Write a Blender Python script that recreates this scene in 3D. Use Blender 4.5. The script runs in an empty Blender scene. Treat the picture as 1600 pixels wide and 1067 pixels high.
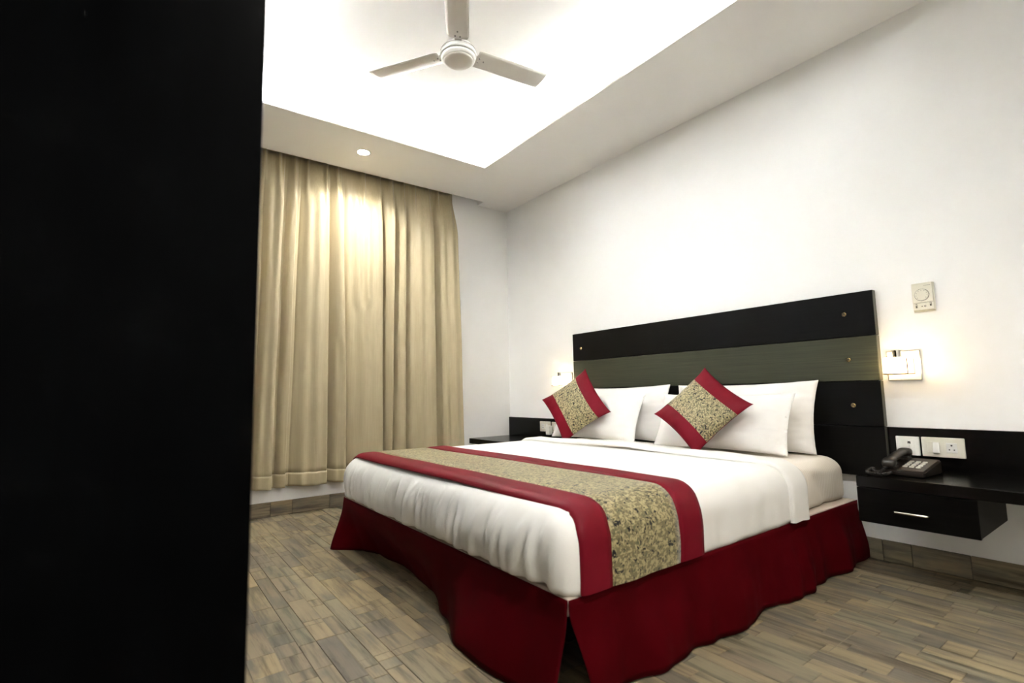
import bpy, bmesh, math, random
from mathutils import Vector, Matrix, noise
random.seed(7)
scene = bpy.context.scene
COL = scene.collection
PI = math.pi

# ------------------------------------------------------------------ camera, world, exposure
S = 0.85
CAM_POS = Vector((-3.5006 * S, -4.7879 * S, S))
FOCAL_PX = 792.98
yaw, pitch, roll = 0.9331, 0.1004, -0.0202
fw = Vector((math.cos(pitch) * math.cos(yaw), math.cos(pitch) * math.sin(yaw), math.sin(pitch)))
r0 = Vector((math.sin(yaw), -math.cos(yaw), 0)); u0 = r0.cross(fw)
RX = r0 * math.cos(roll) + u0 * math.sin(roll)
UY = -r0 * math.sin(roll) + u0 * math.cos(roll)
cam_data = bpy.data.cameras.new('camera')
cam_data.sensor_width = 36; cam_data.lens = FOCAL_PX * 36 / 1600
cam_data.clip_start = 0.02
cam_data.dof.use_dof = True; cam_data.dof.focus_distance = 3.4; cam_data.dof.aperture_fstop = 2.8
cam = bpy.data.objects.new('camera', cam_data); COL.objects.link(cam)
M = Matrix((RX, UY, -fw)).transposed().to_4x4(); M.translation = CAM_POS
cam.matrix_world = M
scene.camera = cam

world = bpy.data.worlds.new('world'); scene.world = world; world.use_nodes = True
world.node_tree.nodes['Background'].inputs[0].default_value = (1, 0.97, 0.92, 1)
world.node_tree.nodes['Background'].inputs[1].default_value = 0.0
scene.view_settings.view_transform = 'Standard'
scene.view_settings.look = 'None'
scene.view_settings.gamma = 1
scene.view_settings.use_curve_mapping = False
scene.view_settings.exposure = 6.15
LED_W_PER_M = .43        # cove strips on the soffit ledge
DOWNLIGHT_W = 2.8        # each recessed downlight
SCONCE_GLOW = .23         # radiance of each lit sconce shade

# ------------------------------------------------------------------ helpers
def tag(o, label=None, cat=None, group=None, kind=None):
    if label: o['label'] = label
    if cat: o['category'] = cat
    if group: o['group'] = group
    if kind: o['kind'] = kind
    return o

def empty(name, loc, label, cat, group=None):
    o = bpy.data.objects.new(name, None); COL.objects.link(o)
    o.empty_display_size = 0.05; o.location = loc
    return tag(o, label, cat, group)

def obj(name, bm, mat, parent=None, smooth=False, label=None):
    me = bpy.data.meshes.new(name)
    bmesh.ops.recalc_face_normals(bm, faces=bm.faces)
    bm.to_mesh(me); bm.free()
    if smooth:
        for p in me.polygons: p.use_smooth = True
    o = bpy.data.objects.new(name, me); COL.objects.link(o)
    if mat: me.materials.append(mat)
    if parent:
        o.parent = parent
        if parent.type == 'EMPTY' or True:
            o.matrix_parent_inverse = world_of(parent).inverted()
    if label: o['label'] = label
    return o

def world_of(o):
    m = o.matrix_basis.copy()
    if o.parent: m = world_of(o.parent) @ o.matrix_parent_inverse @ m
    return m

def NB(): return bmesh.new()

def box(bm, x0, x1, y0, y1, z0, z1, bev=0.0, seg=2, mtx=None):
    g = bmesh.ops.create_cube(bm, size=1)
    vs = g['verts']
    c = Vector(((x0 + x1) / 2, (y0 + y1) / 2, (z0 + z1) / 2))
    for v in vs:
        v.co = Vector((v.co.x * abs(x1 - x0), v.co.y * abs(y1 - y0), v.co.z * abs(z1 - z0))) + c
    if bev > 0:
        es = list({e for v in vs for e in v.link_edges})
        r = bmesh.ops.bevel(bm, geom=es, offset=bev, segments=seg, affect='EDGES', profile=0.6)
        vs = list({v for f in r['faces'] for v in f.verts} | {v for v in vs if v.is_valid})
    if mtx:
        for v in vs: v.co = mtx @ v.co
    return bm

def cyl(bm, p0, p1, r0, r1=None, n=16, cap=True):
    if r1 is None: r1 = r0
    p0, p1 = Vector(p0), Vector(p1); d = (p1 - p0).normalized()
    a = d.orthogonal().normalized(); b = d.cross(a)
    A = []; B = []
    for i in range(n):
        t = 2 * PI * i / n; q = a * math.cos(t) + b * math.sin(t)
        A.append(bm.verts.new(p0 + q * r0)); B.append(bm.verts.new(p1 + q * r1))
    for i in range(n):
        j = (i + 1) % n; bm.faces.new((A[i], A[j], B[j], B[i]))
    if cap: bm.faces.new(A[::-1]); bm.faces.new(B)
    return bm

def fan_z(prof): return [(r, z if z > 2.72 else 2.643 + (z - 2.606) * .72) for r, z in prof]
def lathe(bm, prof, centre=(0, 0, 0), n=32):
    """prof: list of (r, z); closed on the axis where r == 0."""
    c = Vector(centre); rings = []
    for r, z in prof:
        if r < 1e-6: rings.append([bm.verts.new(c + Vector((0, 0, z)))])
        else: rings.append([bm.verts.new(c + Vector((r * math.cos(2 * PI * i / n), r * math.sin(2 * PI * i / n), z))) for i in range(n)])
    for A, B in zip(rings, rings[1:]):
        for i in range(n):
            j = (i + 1) % n
            if len(A) == 1 and len(B) == 1: continue
            if len(A) == 1: bm.faces.new((A[0], B[i], B[j]))
            elif len(B) == 1: bm.faces.new((A[i], A[j], B[0]))
            else: bm.faces.new((A[i], A[j], B[j], B[i]))
    return bm

def tube(bm, pts, r, n=8):
    pts = [Vector(p) for p in pts]; rings = []
    up = None
    for i, p in enumerate(pts):
        d = (pts[min(i + 1, len(pts) - 1)] - pts[max(i - 1, 0)]).normalized()
        if up is None: up = d.orthogonal().normalized()
        a = (up - d * up.dot(d)).normalized(); up = a; b = d.cross(a)
        rr = r[i] if isinstance(r, (list, tuple)) else r
        rings.append([bm.verts.new(p + (a * math.cos(2 * PI * k / n) + b * math.sin(2 * PI * k / n)) * rr) for k in range(n)])
    for A, B in zip(rings, rings[1:]):
        for k in range(n): bm.faces.new((A[k], A[(k + 1) % n], B[(k + 1) % n], B[k]))
    bm.faces.new(rings[0][::-1]); bm.faces.new(rings[-1])
    return bm

def grid(bm, f, nu, nv):
    V = [[bm.verts.new(f(i / nu, j / nv)) for j in range(nv + 1)] for i in range(nu + 1)]
    for i in range(nu):
        for j in range(nv): bm.faces.new((V[i][j], V[i + 1][j], V[i + 1][j + 1], V[i][j + 1]))
    return V

def lerp(a, b, t): return a + (b - a) * t
def smooth(t): t = max(0, min(1, t)); return t * t * (3 - 2 * t)
def interp(xs, ys, x):
    if x <= xs[0]: return ys[0]
    for a, b, c, d in zip(xs, xs[1:], ys, ys[1:]):
        if x <= b: return lerp(c, d, smooth((x - a) / (b - a)))
    return ys[-1]
def nz(x, y=0.0, z=0.0): return noise.noise(Vector((x, y, z)))

# ------------------------------------------------------------------ materials
def mat(name, col, rough=0.5, spec=0.5, metal=0.0, emit=None, estr=0.0, sheen=0.0, coat=0.0):
    m = bpy.data.materials.new(name); m.use_nodes = True
    b = m.node_tree.nodes['Principled BSDF']
    b.inputs['Base Color'].default_value = (*col, 1)
    b.inputs['Roughness'].default_value = rough
    b.inputs['Specular IOR Level'].default_value = spec
    b.inputs['Metallic'].default_value = metal
    b.inputs['Sheen Weight'].default_value = sheen
    b.inputs['Coat Weight'].default_value = coat
    if emit:
        b.inputs['Emission Color'].default_value = (*emit, 1)
        b.inputs['Emission Strength'].default_value = estr
    return m

def nodes(m): return m.node_tree.nodes, m.node_tree.links, m.node_tree.nodes['Principled BSDF']

def add_noise_colour(m, c1, c2, scale=(1, 1, 1), nscale=5.0, detail=4, lo=0.35, hi=0.65, bump=0.0, coord='Object', bump_scale=None):
    N, L, b = nodes(m)
    tc = N.new('ShaderNodeTexCoord'); mp = N.new('ShaderNodeMapping'); mp.inputs['Scale'].default_value = scale
    L.new(tc.outputs[coord], mp.inputs[0])
    n = N.new('ShaderNodeTexNoise'); n.inputs['Scale'].default_value = nscale; n.inputs['Detail'].default_value = detail
    L.new(mp.outputs[0], n.inputs['Vector'])
    r = N.new('ShaderNodeValToRGB')
    r.color_ramp.elements[0].position = lo; r.color_ramp.elements[0].color = (*c1, 1)
    r.color_ramp.elements[1].position = hi; r.color_ramp.elements[1].color = (*c2, 1)
    L.new(n.outputs[0], r.inputs[0]); L.new(r.outputs[0], b.inputs['Base Color'])
    if bump > 0:
        bp = N.new('ShaderNodeBump'); bp.inputs['Strength'].default_value = bump; bp.inputs['Distance'].default_value = 0.002
        if bump_scale:
            n2 = N.new('ShaderNodeTexNoise'); n2.inputs['Scale'].default_value = bump_scale; L.new(mp.outputs[0], n2.inputs['Vector'])
            L.new(n2.outputs[0], bp.inputs['Height'])
        else: L.new(n.outputs[0], bp.inputs['Height'])
        L.new(bp.outputs[0], b.inputs['Normal'])
    return m

M_wall = add_noise_colour(mat('wall_paint', (.86, .855, .82), .6, .3), (.85, .85, .83), (.87, .87, .85), nscale=3, bump=.05, bump_scale=180)
M_ceil = add_noise_colour(mat('ceiling_paint', (.84, .83, .79), .7, .2), (.87, .865, .84), (.89, .885, .86), nscale=2)
M_black = add_noise_colour(mat('black_laminate', (.002, .002, .002), .22, .2), (.0012, .0011, .001), (.0030, .0026, .0023), scale=(3, .4, 12), nscale=14, detail=6)
M_blackmatt = add_noise_colour(mat('black_laminate_satin', (.002, .002, .002), .4, .07), (.0012, .0011, .001), (.0030, .0026, .0023), scale=(3, .4, 12), nscale=14, detail=6)
M_blackboard = add_noise_colour(mat('black_board', (.004, .004, .004), .34, .16), (.0018, .0018, .0018), (.0036, .0034, .0033), scale=(3, .35, 14), nscale=14, detail=6)
M_ward = add_noise_colour(mat('wardrobe_laminate', (.0006, .0007, .0009), .32, .022), (.0005, .0006, .0008), (.0008, .0010, .0013), scale=(6, 6, .4), nscale=10)
M_olive = add_noise_colour(mat('olive_board', (.03, .03, .02), .4, .25), (.036, .039, .025), (.056, .059, .038), scale=(3, .3, 22), nscale=9, detail=7, lo=.3, hi=.7)
M_edge = mat('board_edge', (.10, .10, .08), .5, .3)
M_steel = mat('brushed_steel', (.72, .69, .62), .25, .5, 1.0)
M_brass = mat('brass_stud', (.85, .72, .45), .2, .5, 1.0)
M_chrome = mat('chrome', (.75, .73, .70), .12, .5, 1.0)
M_shadow_outline = mat('shadow_outline_brown', (.30, .20, .14), .35, .5, 1.0)  # dark brown that paints in the shadow outline of the sconce shade
M_white = mat('white_plastic', (.80, .79, .74), .35, .45)
M_cream = mat('cream_plastic', (.72, .69, .58), .4, .4)
M_dark = mat('dark_slot', (.015, .013, .012), .6, .2)
M_fan = add_noise_colour(mat('fan_enamel', (.62, .59, .52), .35, .45), (.66, .63, .57), (.72, .69, .63), nscale=6)
M_fanwhite = mat('fan_white', (.84, .83, .79), .3, .5)
M_fanline = mat('fan_groove', (.30, .28, .26), .5, .3)
M_led = mat('led_light', (.9, .9, .9), .5, .2, emit=(.96, .985, 1.04), estr=.5)
M_down = mat('downlight_lens', (.9, .9, .9), .4, .3, emit=(1, .97, .90), estr=2)
M_glow = mat('frosted_glass_lit', (.95, .93, .88), .35, .4, emit=(1.0, .72, .36), estr=SCONCE_GLOW)
M_phone = mat('phone_plastic', (.012, .008, .006), .30, .5)
M_phone2 = mat('phone_face', (.030, .020, .014), .33, .5)
M_key = mat('phone_key', (.55, .53, .48), .4, .4)
M_cord = mat('cord_black', (.022, .019, .017), .4, .4)
M_mark = mat('print_grey', (.16, .15, .12), .6, .2)
M_plat = mat('platform_fabric', (.58, .50, .42), .8, .15)
M_under = mat('bed_box_dark', (.03, .02, .018), .7, .2)

def fabric(name, c1, c2, rough=.75, spec=.15, sheen=.2, weave=900, bump=.12):
    m = mat(name, c1, rough, spec, sheen=sheen)
    add_noise_colour(m, c1, c2, nscale=6, detail=3, bump=bump, bump_scale=weave)
    return m
M_sheet = fabric('white_cotton', (.80, .79, .755), (.83, .82, .79), .8, .15, .1)
M_pillow = fabric('white_pillow_cotton', (.82, .80, .765), (.85, .835, .80), .8, .15, .1)
M_stripe = mat('striped_sheet', (.80, .73, .64), .7, .2)
def stripe_setup(m):
    N, L, b = nodes(m)
    tc = N.new('ShaderNodeTexCoord'); w = N.new('ShaderNodeTexWave'); w.wave_type = 'BANDS'; w.bands_direction = 'X'
    w.inputs['Scale'].default_value = 18; w.inputs['Distortion'].default_value = .3
    L.new(tc.outputs['Object'], w.inputs['Vector'])
    r = N.new('ShaderNodeValToRGB'); r.color_ramp.elements[0].color = (.76, .70, .61, 1); r.color_ramp.elements[1].color = (.83, .78, .70, 1)
    L.new(w.outputs[0], r.inputs[0]); L.new(r.outputs[0], b.inputs['Base Color'])
stripe_setup(M_stripe)
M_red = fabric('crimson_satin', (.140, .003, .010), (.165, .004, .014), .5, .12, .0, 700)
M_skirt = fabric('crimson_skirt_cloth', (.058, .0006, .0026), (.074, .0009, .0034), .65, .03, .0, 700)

def brocade(name):
    m = mat(name, (.4, .33, .17), .5, .3, sheen=.15)
    N, L, b = nodes(m)
    tc = N.new('ShaderNodeTexCoord')
    def leaf(scale, off, lo, hi, stretch=(1, 1, 1), rot=0.0):
        mp = N.new('ShaderNodeMapping'); mp.inputs['Location'].default_value = (off, off * 1.7, off * .6)
        mp.inputs['Scale'].default_value = stretch; mp.inputs['Rotation'].default_value = (rot, rot * .7, rot)
        L.new(tc.outputs['Object'], mp.inputs[0])
        dn = N.new('ShaderNodeTexNoise'); dn.inputs['Scale'].default_value = scale * .5; L.new(mp.outputs[0], dn.inputs['Vector'])
        mx = N.new('ShaderNodeMixRGB'); mx.inputs[0].default_value = .035
        L.new(mp.outputs[0], mx.inputs[1]); L.new(dn.outputs['Color'], mx.inputs[2])
        n = N.new('ShaderNodeTexNoise'); n.inputs['Scale'].default_value = scale; n.inputs['Detail'].default_value = 1.5
        L.new(mx.outputs[0], n.inputs['Vector'])
        r = N.new('ShaderNodeMapRange'); r.inputs[1].default_value = lo; r.inputs[2].default_value = hi
        L.new(n.outputs[0], r.inputs[0]); return r.outputs[0]
    base = N.new('ShaderNodeMixRGB'); base.inputs[1].default_value = (.40, .335, .175, 1); base.inputs[2].default_value = (.175, .148, .072, 1)
    L.new(leaf(70, 3.1, .44, .56, (1, 2.4, 1.4), .4), base.inputs[0])
    olive = N.new('ShaderNodeMixRGB'); olive.inputs[2].default_value = (.12, .118, .058, 1)
    L.new(base.outputs[0], olive.inputs[1]); L.new(leaf(85, 7.7, .58, .64, (1.7, 1, 1.2), .5), olive.inputs[0])
    dk = N.new('ShaderNodeMixRGB'); dk.inputs[2].default_value = (.006, .007, .008, 1)
    L.new(olive.outputs[0], dk.inputs[1]); L.new(leaf(55, 12.3, .635, .655, (1.0, 2.2, 1.3), .7), dk.inputs[0])
    dk2 = N.new('ShaderNodeMixRGB'); dk2.inputs[2].default_value = (.008, .008, .008, 1)
    L.new(dk.outputs[0], dk2.inputs[1]); L.new(leaf(58, 21.9, .64, .66, (2.2, 1.0, 1.3), -.6), dk2.inputs[0])
    L.new(dk2.outputs[0], b.inputs['Base Color'])
    return m
M_broc = brocade('gold_brocade')

M_curtain = mat('curtain_satin', (.40, .325, .215), .42, .35, sheen=.25)
add_noise_colour(M_curtain, (.40, .335, .205), (.45, .38, .238), scale=(30, 30, .8), nscale=6, detail=3, lo=.3, hi=.7)
M_lining = mat('curtain_tape', (.33, .28, .20), .7, .2)

def wood_tile(name, s1=(34, 2.4, 34), s2=(13, 4.5, 13)):
    m = mat(name, (.25, .2, .13), .48, .35)
    N, L, b = nodes(m)
    at = N.new('ShaderNodeAttribute'); at.attribute_name = 'tint'
    geo = N.new('ShaderNodeNewGeometry')
    tone = N.new('ShaderNodeValToRGB'); cr = tone.color_ramp; cr.interpolation = 'LINEAR'
    cols = [(.0, (.160, .134, .100)), (.2, (.232, .188, .122)), (.4, (.292, .228, .134)), (.6, (.216, .192, .130)), (.8, (.340, .262, .146)), (1.0, (.182, .154, .116))]
    cr.elements[0].position = 0; cr.elements[0].color = (*cols[0][1], 1)
    cr.elements[1].position = 1; cr.elements[1].color = (*cols[-1][1], 1)
    for p, c in cols[1:-1]:
        e = cr.elements.new(p); e.color = (*c, 1)
    L.new(at.outputs['Fac'], tone.inputs[0])
    # shift of the grain per piece
    mul = N.new('ShaderNodeMath'); mul.operation = 'MULTIPLY'; mul.inputs[1].default_value = 37.0; L.new(at.outputs['Fac'], mul.inputs[0])
    add = N.new('ShaderNodeVectorMath'); add.operation = 'ADD'; L.new(geo.outputs['Position'], add.inputs[0]); L.new(mul.outputs[0], add.inputs[1])
    mp = N.new('ShaderNodeMapping'); mp.inputs['Scale'].default_value = s1; L.new(add.outputs[0], mp.inputs[0])
    n = N.new('ShaderNodeTexNoise'); n.inputs['Scale'].default_value = 1.0; n.inputs['Detail'].default_value = 6; n.inputs['Roughness'].default_value = .65; n.inputs['Distortion'].default_value = .25
    L.new(mp.outputs[0], n.inputs['Vector'])
    gr = N.new('ShaderNodeValToRGB')
    gr.color_ramp.elements[0].position = .33; gr.color_ramp.elements[0].color = (.30, .28, .26, 1)
    gr.color_ramp.elements[1].position = .52; gr.color_ramp.elements[1].color = (1, 1, 1, 1)
    e = gr.color_ramp.elements.new(.75); e.color = (1.22, 1.2, 1.15, 1)
    L.new(n.outputs[0], gr.inputs[0])
    mx = N.new('ShaderNodeMixRGB'); mx.blend_type = 'MULTIPLY'; mx.inputs[0].default_value = 1
    L.new(tone.outputs[0], mx.inputs[1]); L.new(gr.outputs[0], mx.inputs[2])
    # blotches of greyer weathering
    mp2 = N.new('ShaderNodeMapping'); mp2.inputs['Scale'].default_value = s2; L.new(add.outputs[0], mp2.inputs[0])
    n2 = N.new('ShaderNodeTexNoise'); n2.inputs['Scale'].default_value = 1.0; n2.inputs['Detail'].default_value = 4; L.new(mp2.outputs[0], n2.inputs['Vector'])
    r2 = N.new('ShaderNodeMapRange'); r2.inputs[1].default_value = .5; r2.inputs[2].default_value = .72; r2.inputs[4].default_value = .8
    L.new(n2.outputs[0], r2.inputs[0])
    mx2 = N.new('ShaderNodeMixRGB'); mx2.inputs[2].default_value = (.105, .096, .082, 1)
    L.new(r2.outputs[0], mx2.inputs[0]); L.new(mx.outputs[0], mx2.inputs[1])
    L.new(mx2.outputs[0], b.inputs['Base Color'])
    bp = N.new('ShaderNodeBump'); bp.inputs['Strength'].default_value = .18; bp.inputs['Distance'].default_value = .002
    L.new(n.outputs[0], bp.inputs['Height']); L.new(bp.outputs[0], b.inputs['Normal'])
    return m
M_tile = wood_tile('wood_look_tile')
M_tile_x = wood_tile('wood_look_tile_crosswise', (2.4, 34, 34), (4.5, 13, 13))
M_joint = mat('dark_joint', (.065, .055, .042), .8, .1)
M_grout = mat('pale_grout', (.24, .21, .155), .8, .1)

# ------------------------------------------------------------------ the setting
X0, Y0, ZT, ZS = -3.42, -5.30, 2.90, 2.687     # left wall, front wall, tray ceiling, soffit underside
T = .12
def struct(name, bm, m, parent=None):
    o = obj(name, bm, m, parent)
    if not parent: o['kind'] = 'structure'
    return o
b = NB(); box(b, 0, T, Y0 - T, T, 0, ZT + T); struct('wall_right', b, M_wall)
b = NB(); box(b, X0 - T, 0, 0, T, 0, ZT + T); struct('wall_back', b, M_wall)
b = NB(); box(b, X0 - T, X0, Y0 - T, 0, 0, ZT + T); struct('wall_left', b, M_wall)
b = NB(); box(b, X0, 0, Y0 - T, Y0, 0, ZT + T); struct('wall_front', b, M_wall)
b = NB(); box(b, X0, 0, Y0, 0, ZT, ZT + T); ceiling = struct('ceiling', b, M_ceil)

# soffit ring round the raised tray; curtain pocket along the back wall
IX0, IX1, IY0, IY1 = -2.60, -.751, -3.55, -.742
PK_Y, PK_X = -.108, -.352
th = .012
b = NB(); box(b, IX1, 0, Y0, IY1, ZS, ZS + th);
struct('soffit_panel', b, M_ceil, ceiling)
b = NB(); box(b, X0, IX0, Y0, IY1, ZS, ZS + th);
struct('soffit_panel', b, M_ceil, ceiling)
b = NB(); box(b, IX0, IX1, Y0, IY0, ZS, ZS + th);
struct('soffit_panel', b, M_ceil, ceiling)
b = NB(); box(b, X0, 0, IY1, PK_Y, ZS, ZS + th); box(b, PK_X, 0, PK_Y, 0, ZS, ZS + th)
box(b, X0, PK_X, PK_Y - .015, PK_Y, ZS + th, ZS + .16); box(b, PK_X, PK_X + .015, PK_Y, 0, ZS + th, ZS + .16); box(b, X0, PK_X + .015, PK_Y - .015, 0, ZS + .16, ZS + .175)
struct('soffit_panel', b, M_ceil, ceiling)

# cove LED strips lying on the soffit ledge
def led(x0, x1, y0, y1, lab):
    t = empty('led_strip', ((x0 + x1) / 2, (y0 + y1) / 2, ZS + th), lab, 'light strip', 'cove lights above the soffit')
    b = NB(); box(b, x0 - .006, x1 + .006, y0 - .006, y1 + .006, ZS + th, ZS + th + .003)
    H = ZS + th + .026
    box(b, x0 - .008, x0 - .005, y0 - .008, y1 + .008, ZS + th, H); box(b, x1 + .005, x1 + .008, y0 - .008, y1 + .008, ZS + th, H)  # unseen raised walls, added so the strip only throws light upward
    box(b, x0 - .005, x1 + .005, y0 - .008, y0 - .005, ZS + th, H); box(b, x0 - .005, x1 + .005, y1 + .005, y1 + .008, ZS + th, H)
    obj('light_shield_channel', b, M_white, t)
    b = NB(); box(b, x0, x1, y0, y1, ZS + th + .003, ZS + th + .007); obj('diffuser', b, M_led, t)
    l = bpy.data.lights.new('cove_lamp', 'AREA'); l.shape = 'RECTANGLE'; l.size = x1 - x0; l.size_y = y1 - y0
    l.energy = LED_W_PER_M * max(x1 - x0, y1 - y0); l.color = (.96, .985, 1.04); l.spread = math.radians(160)
    lo = bpy.data.objects.new('lamp', l); COL.objects.link(lo); lo.location = ((x0 + x1) / 2, (y0 + y1) / 2, ZS + th + .009); lo.rotation_euler = (PI, 0, 0)
    lo.parent = t; lo.matrix_parent_inverse = world_of(t).inverted()
o = .16
led(IX1 + o, IX1 + o + .022, IY0 - .05, IY1 + .05, 'cove light strip on the ledge above the headboard wall')
led(IX0 - o - .022, IX0 - o, IY0 - .05, IY1 + .05, 'cove light strip on the ledge above the wardrobe side')
led(IX0 - .05, IX1 + .05, IY1 + o, IY1 + o + .022, 'cove light strip on the ledge above the curtain')
led(IX0 - .05, IX1 + .05, IY0 - o - .022, IY0 - o, 'cove light strip on the ledge behind the viewpoint')

# floor: strips of wood-look tile, each piece its own object
b = NB(); box(b, X0, 0, Y0, 0, -.12, -.0035); floor = struct('floor', b, M_joint)
def set_tint(me, tints):
    a = me.attributes.new('tint', 'FLOAT', 'POINT'); a.data.foreach_set('value', tints)
def piece_verts(x0, x1, y0, y1, z0, z1, c=.0012):
    v = [(x0, y0, z0), (x1, y0, z0), (x1, y1, z0), (x0, y1, z0),
         (x0, y0, z1 - c), (x1, y0, z1 - c), (x1, y1, z1 - c), (x0, y1, z1 - c),
         (x0 + c, y0 + c, z1), (x1 - c, y0 + c, z1), (x1 - c, y1 - c, z1), (x0 + c, y1 - c, z1)]
    f = [(0, 1, 5, 4), (1, 2, 6, 5), (2, 3, 7, 6), (3, 0, 4, 7), (4, 5, 9, 8), (5, 6, 10, 9), (6, 7, 11, 10), (7, 4, 8, 11), (8, 9, 10, 11)]
    return v, f
def project(p):
    d = Vector(p) - CAM_POS; w = d.dot(fw)
    if w < .05: return None
    return 800 + FOCAL_PX * d.dot(RX) / w, 533.5 - FOCAL_PX * d.dot(UY) / w, w
TW = .2; G = .0013
pieces = []
rng = random.Random(31)
k = 0; xt = -.962 + .2 * 4 + .2
grout_x = []
while xt > X0:
    grout_x.append(xt)
    # widths of three or four strips in this tile row
    ws = rng.choice([(.068, .058, .074), (.05, .08, .07), (.075, .05, .075), (.09, .06, .05), (.06, .07, .07)])
    x = xt
    for w in ws:
        xa, xb = max(x - w, X0), min(x, 0)
        y = 0 - rng.uniform(0, .25); ys = [0.0, y]
        while y > Y0:
            y -= rng.choice([.07, .11, .14, .18, .22, .27, .33, .4]) * rng.uniform(.85, 1.15); ys.append(max(y, Y0))
        for ya, yb in zip(ys, ys[1:]):
            if ya - yb > .02 and xb - xa > .012:
                pieces.append((xa + G / 2, xb - G / 2, yb + G / 2, ya - G / 2, rng.random(), rng.uniform(-.0007, 0)))
        x -= w
    xt -= TW
def visible_area(p):
    xa, xb, ya, yb = p[:4]; cx, cy = (xa + xb) / 2, (ya + yb) / 2
    q = project((cx, cy, 0))
    if not q or not (375 < q[0] < 1640 and q[1] < 1110): return 0
    if -1.98 < cx and -2.95 < cy < -1.15: return 0         # under the bed
    if cx > -1.9 and cy > -2.9: return 0                    # behind the bed
    c = [project(v) for v in ((xa, ya, 0), (xb, ya, 0), (xb, yb, 0), (xa, yb, 0))]
    if any(v is None for v in c): return 0
    return abs(sum(c[i][0] * c[(i + 1) % 4][1] - c[(i + 1) % 4][0] * c[i][1] for i in range(4))) / 2
pieces.sort(key=visible_area, reverse=True)
for p in pieces[:300]:
    v, f = piece_verts(p[0], p[1], p[2], p[3], -.0035, p[5])
    me = bpy.data.meshes.new('floor_plank'); me.from_pydata(v, [], f); me.materials.append(M_tile); set_tint(me, [p[4]] * len(v))
    o = bpy.data.objects.new('floor_plank', me); COL.objects.link(o); o.parent = floor
V = []; F = []; TT = []
for p in pieces[300:]:
    v, f = piece_verts(p[0], p[1], p[2], p[3], -.0035, p[5]); n0 = len(V)
    V += v; F += [tuple(i + n0 for i in q) for q in f]; TT += [p[4]] * len(v)
me = bpy.data.meshes.new('floor_planks_rest'); me.from_pydata(V, [], F); me.materials.append(M_tile); set_tint(me, TT)
o = bpy.data.objects.new('floor_planks_rest', me); COL.objects.link(o); o.parent = floor; o['kind'] = 'stuff'
b = NB()
for i, gx in enumerate(grout_x):
    if gx > -.01: continue
    box(b, gx - .0016, gx + .0016, Y0, 0, -.0033, -.0004)
    for j in range(6):
        yy = -3.276 + .9 * (j - 2) + (.37 if i % 2 == 0 else 0.0)
        if Y0 < yy < 0: box(b, max(gx - TW, X0), gx, yy - .0014, yy + .0014, -.0033, .0002)
struct('grout_lines', b, M_grout, floor)

# skirting of the same tile, piece by piece
HB = .1
def skirting(name, axis, joints, lo, hi):
    b = NB()
    if axis == 'x': box(b, lo, hi, -.0085, 0, 0, HB - .004)
    else: box(b, -.0085, 0, lo, hi, 0, HB - .004)
    base = struct(name, b, M_joint)
    js = [lo] + sorted(joints) + [hi]
    for a, c in zip(js, js[1:]):
        if axis == 'x': x0_, x1_, y0_, y1_ = a + .001, c - .001, -.0125, -.001
        else: x0_, x1_, y0_, y1_ = -.0125, -.001, a + .001, c - .001
        bm = NB(); box(bm, x0_, x1_, y0_, y1_, .001, HB, .0015, 1)
        o = obj('skirting_tile', bm, M_tile_x if axis == 'x' else M_tile, base); set_tint(o.data, [rng.random()] * len(o.data.vertices))
jb = [-2.159, -2.011, -1.742, -1.55, -1.27, -1.02, -.7, -.45, -.2] + [-2.159 - .24 * i for i in range(1, 6)]
jr = [-3.071, -3.188, -3.40, -3.58, -3.85, -4.1, -4.4, -4.7, -5.0] + [-.3 * i for i in range(1, 10)]
skirting('baseboard_back', 'x', jb, X0 + .001, -.013)
skirting('baseboard_right', 'y', jr, Y0 + .001, -.001)

# ------------------------------------------------------------------ wardrobe at the left
WX, WY0, WY1, WH = -2.848, -3.32, -1.72, 2.42
ward = empty('wardrobe', ((X0 + WX) / 2, (WY0 + WY1) / 2, 0), 'tall glossy black wardrobe filling the left of the picture', 'wardrobe')
b = NB(); box(b, X0 + .002, WX, WY0, WY0 + .022, .0, WH, .0015); obj('side_panel', b, M_ward, ward)
b = NB(); box(b, X0 + .002, WX, WY1 - .022, WY1, .0, WH, .0015); obj('side_panel', b, M_ward, ward)
b = NB(); box(b, X0 + .002, WX, WY0 + .022, WY1 - .022, WH - .022, WH, .0015); obj('top_panel', b, M_ward, ward)
b = NB(); box(b, X0 + .002, X0 + .012, WY0 + .022, WY1 - .022, .08, WH - .022); obj('back_panel', b, M_ward, ward)
b = NB(); box(b, X0 + .012, WX - .045, WY0 + .022, WY1 - .022, .08, .1); obj('bottom_panel', b, M_ward, ward)
b = NB(); box(b, WX - .05, WX - .035, WY0 + .022, WY1 - .022, .0, .08); obj('plinth', b, M_ward, ward)
n = 3; wdt = (WY1 - WY0 - .044) / n
for i in range(n):
    ya = WY0 + .022 + i * wdt
    b = NB(); box(b, WX - .024, WX - .004, ya + .0015, ya + wdt - .0015, .085, WH - .025, .001); d = obj('door', b, M_ward, ward)
    hy = ya + (.05 if i % 2 else wdt - .05)
    b = NB(); tube(b, [(WX - .004, hy, .98), (WX + .018, hy, .985), (WX + .018, hy, 1.215), (WX - .004, hy, 1.22)], .005); obj('handle', b, M_steel, d, True)

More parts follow.
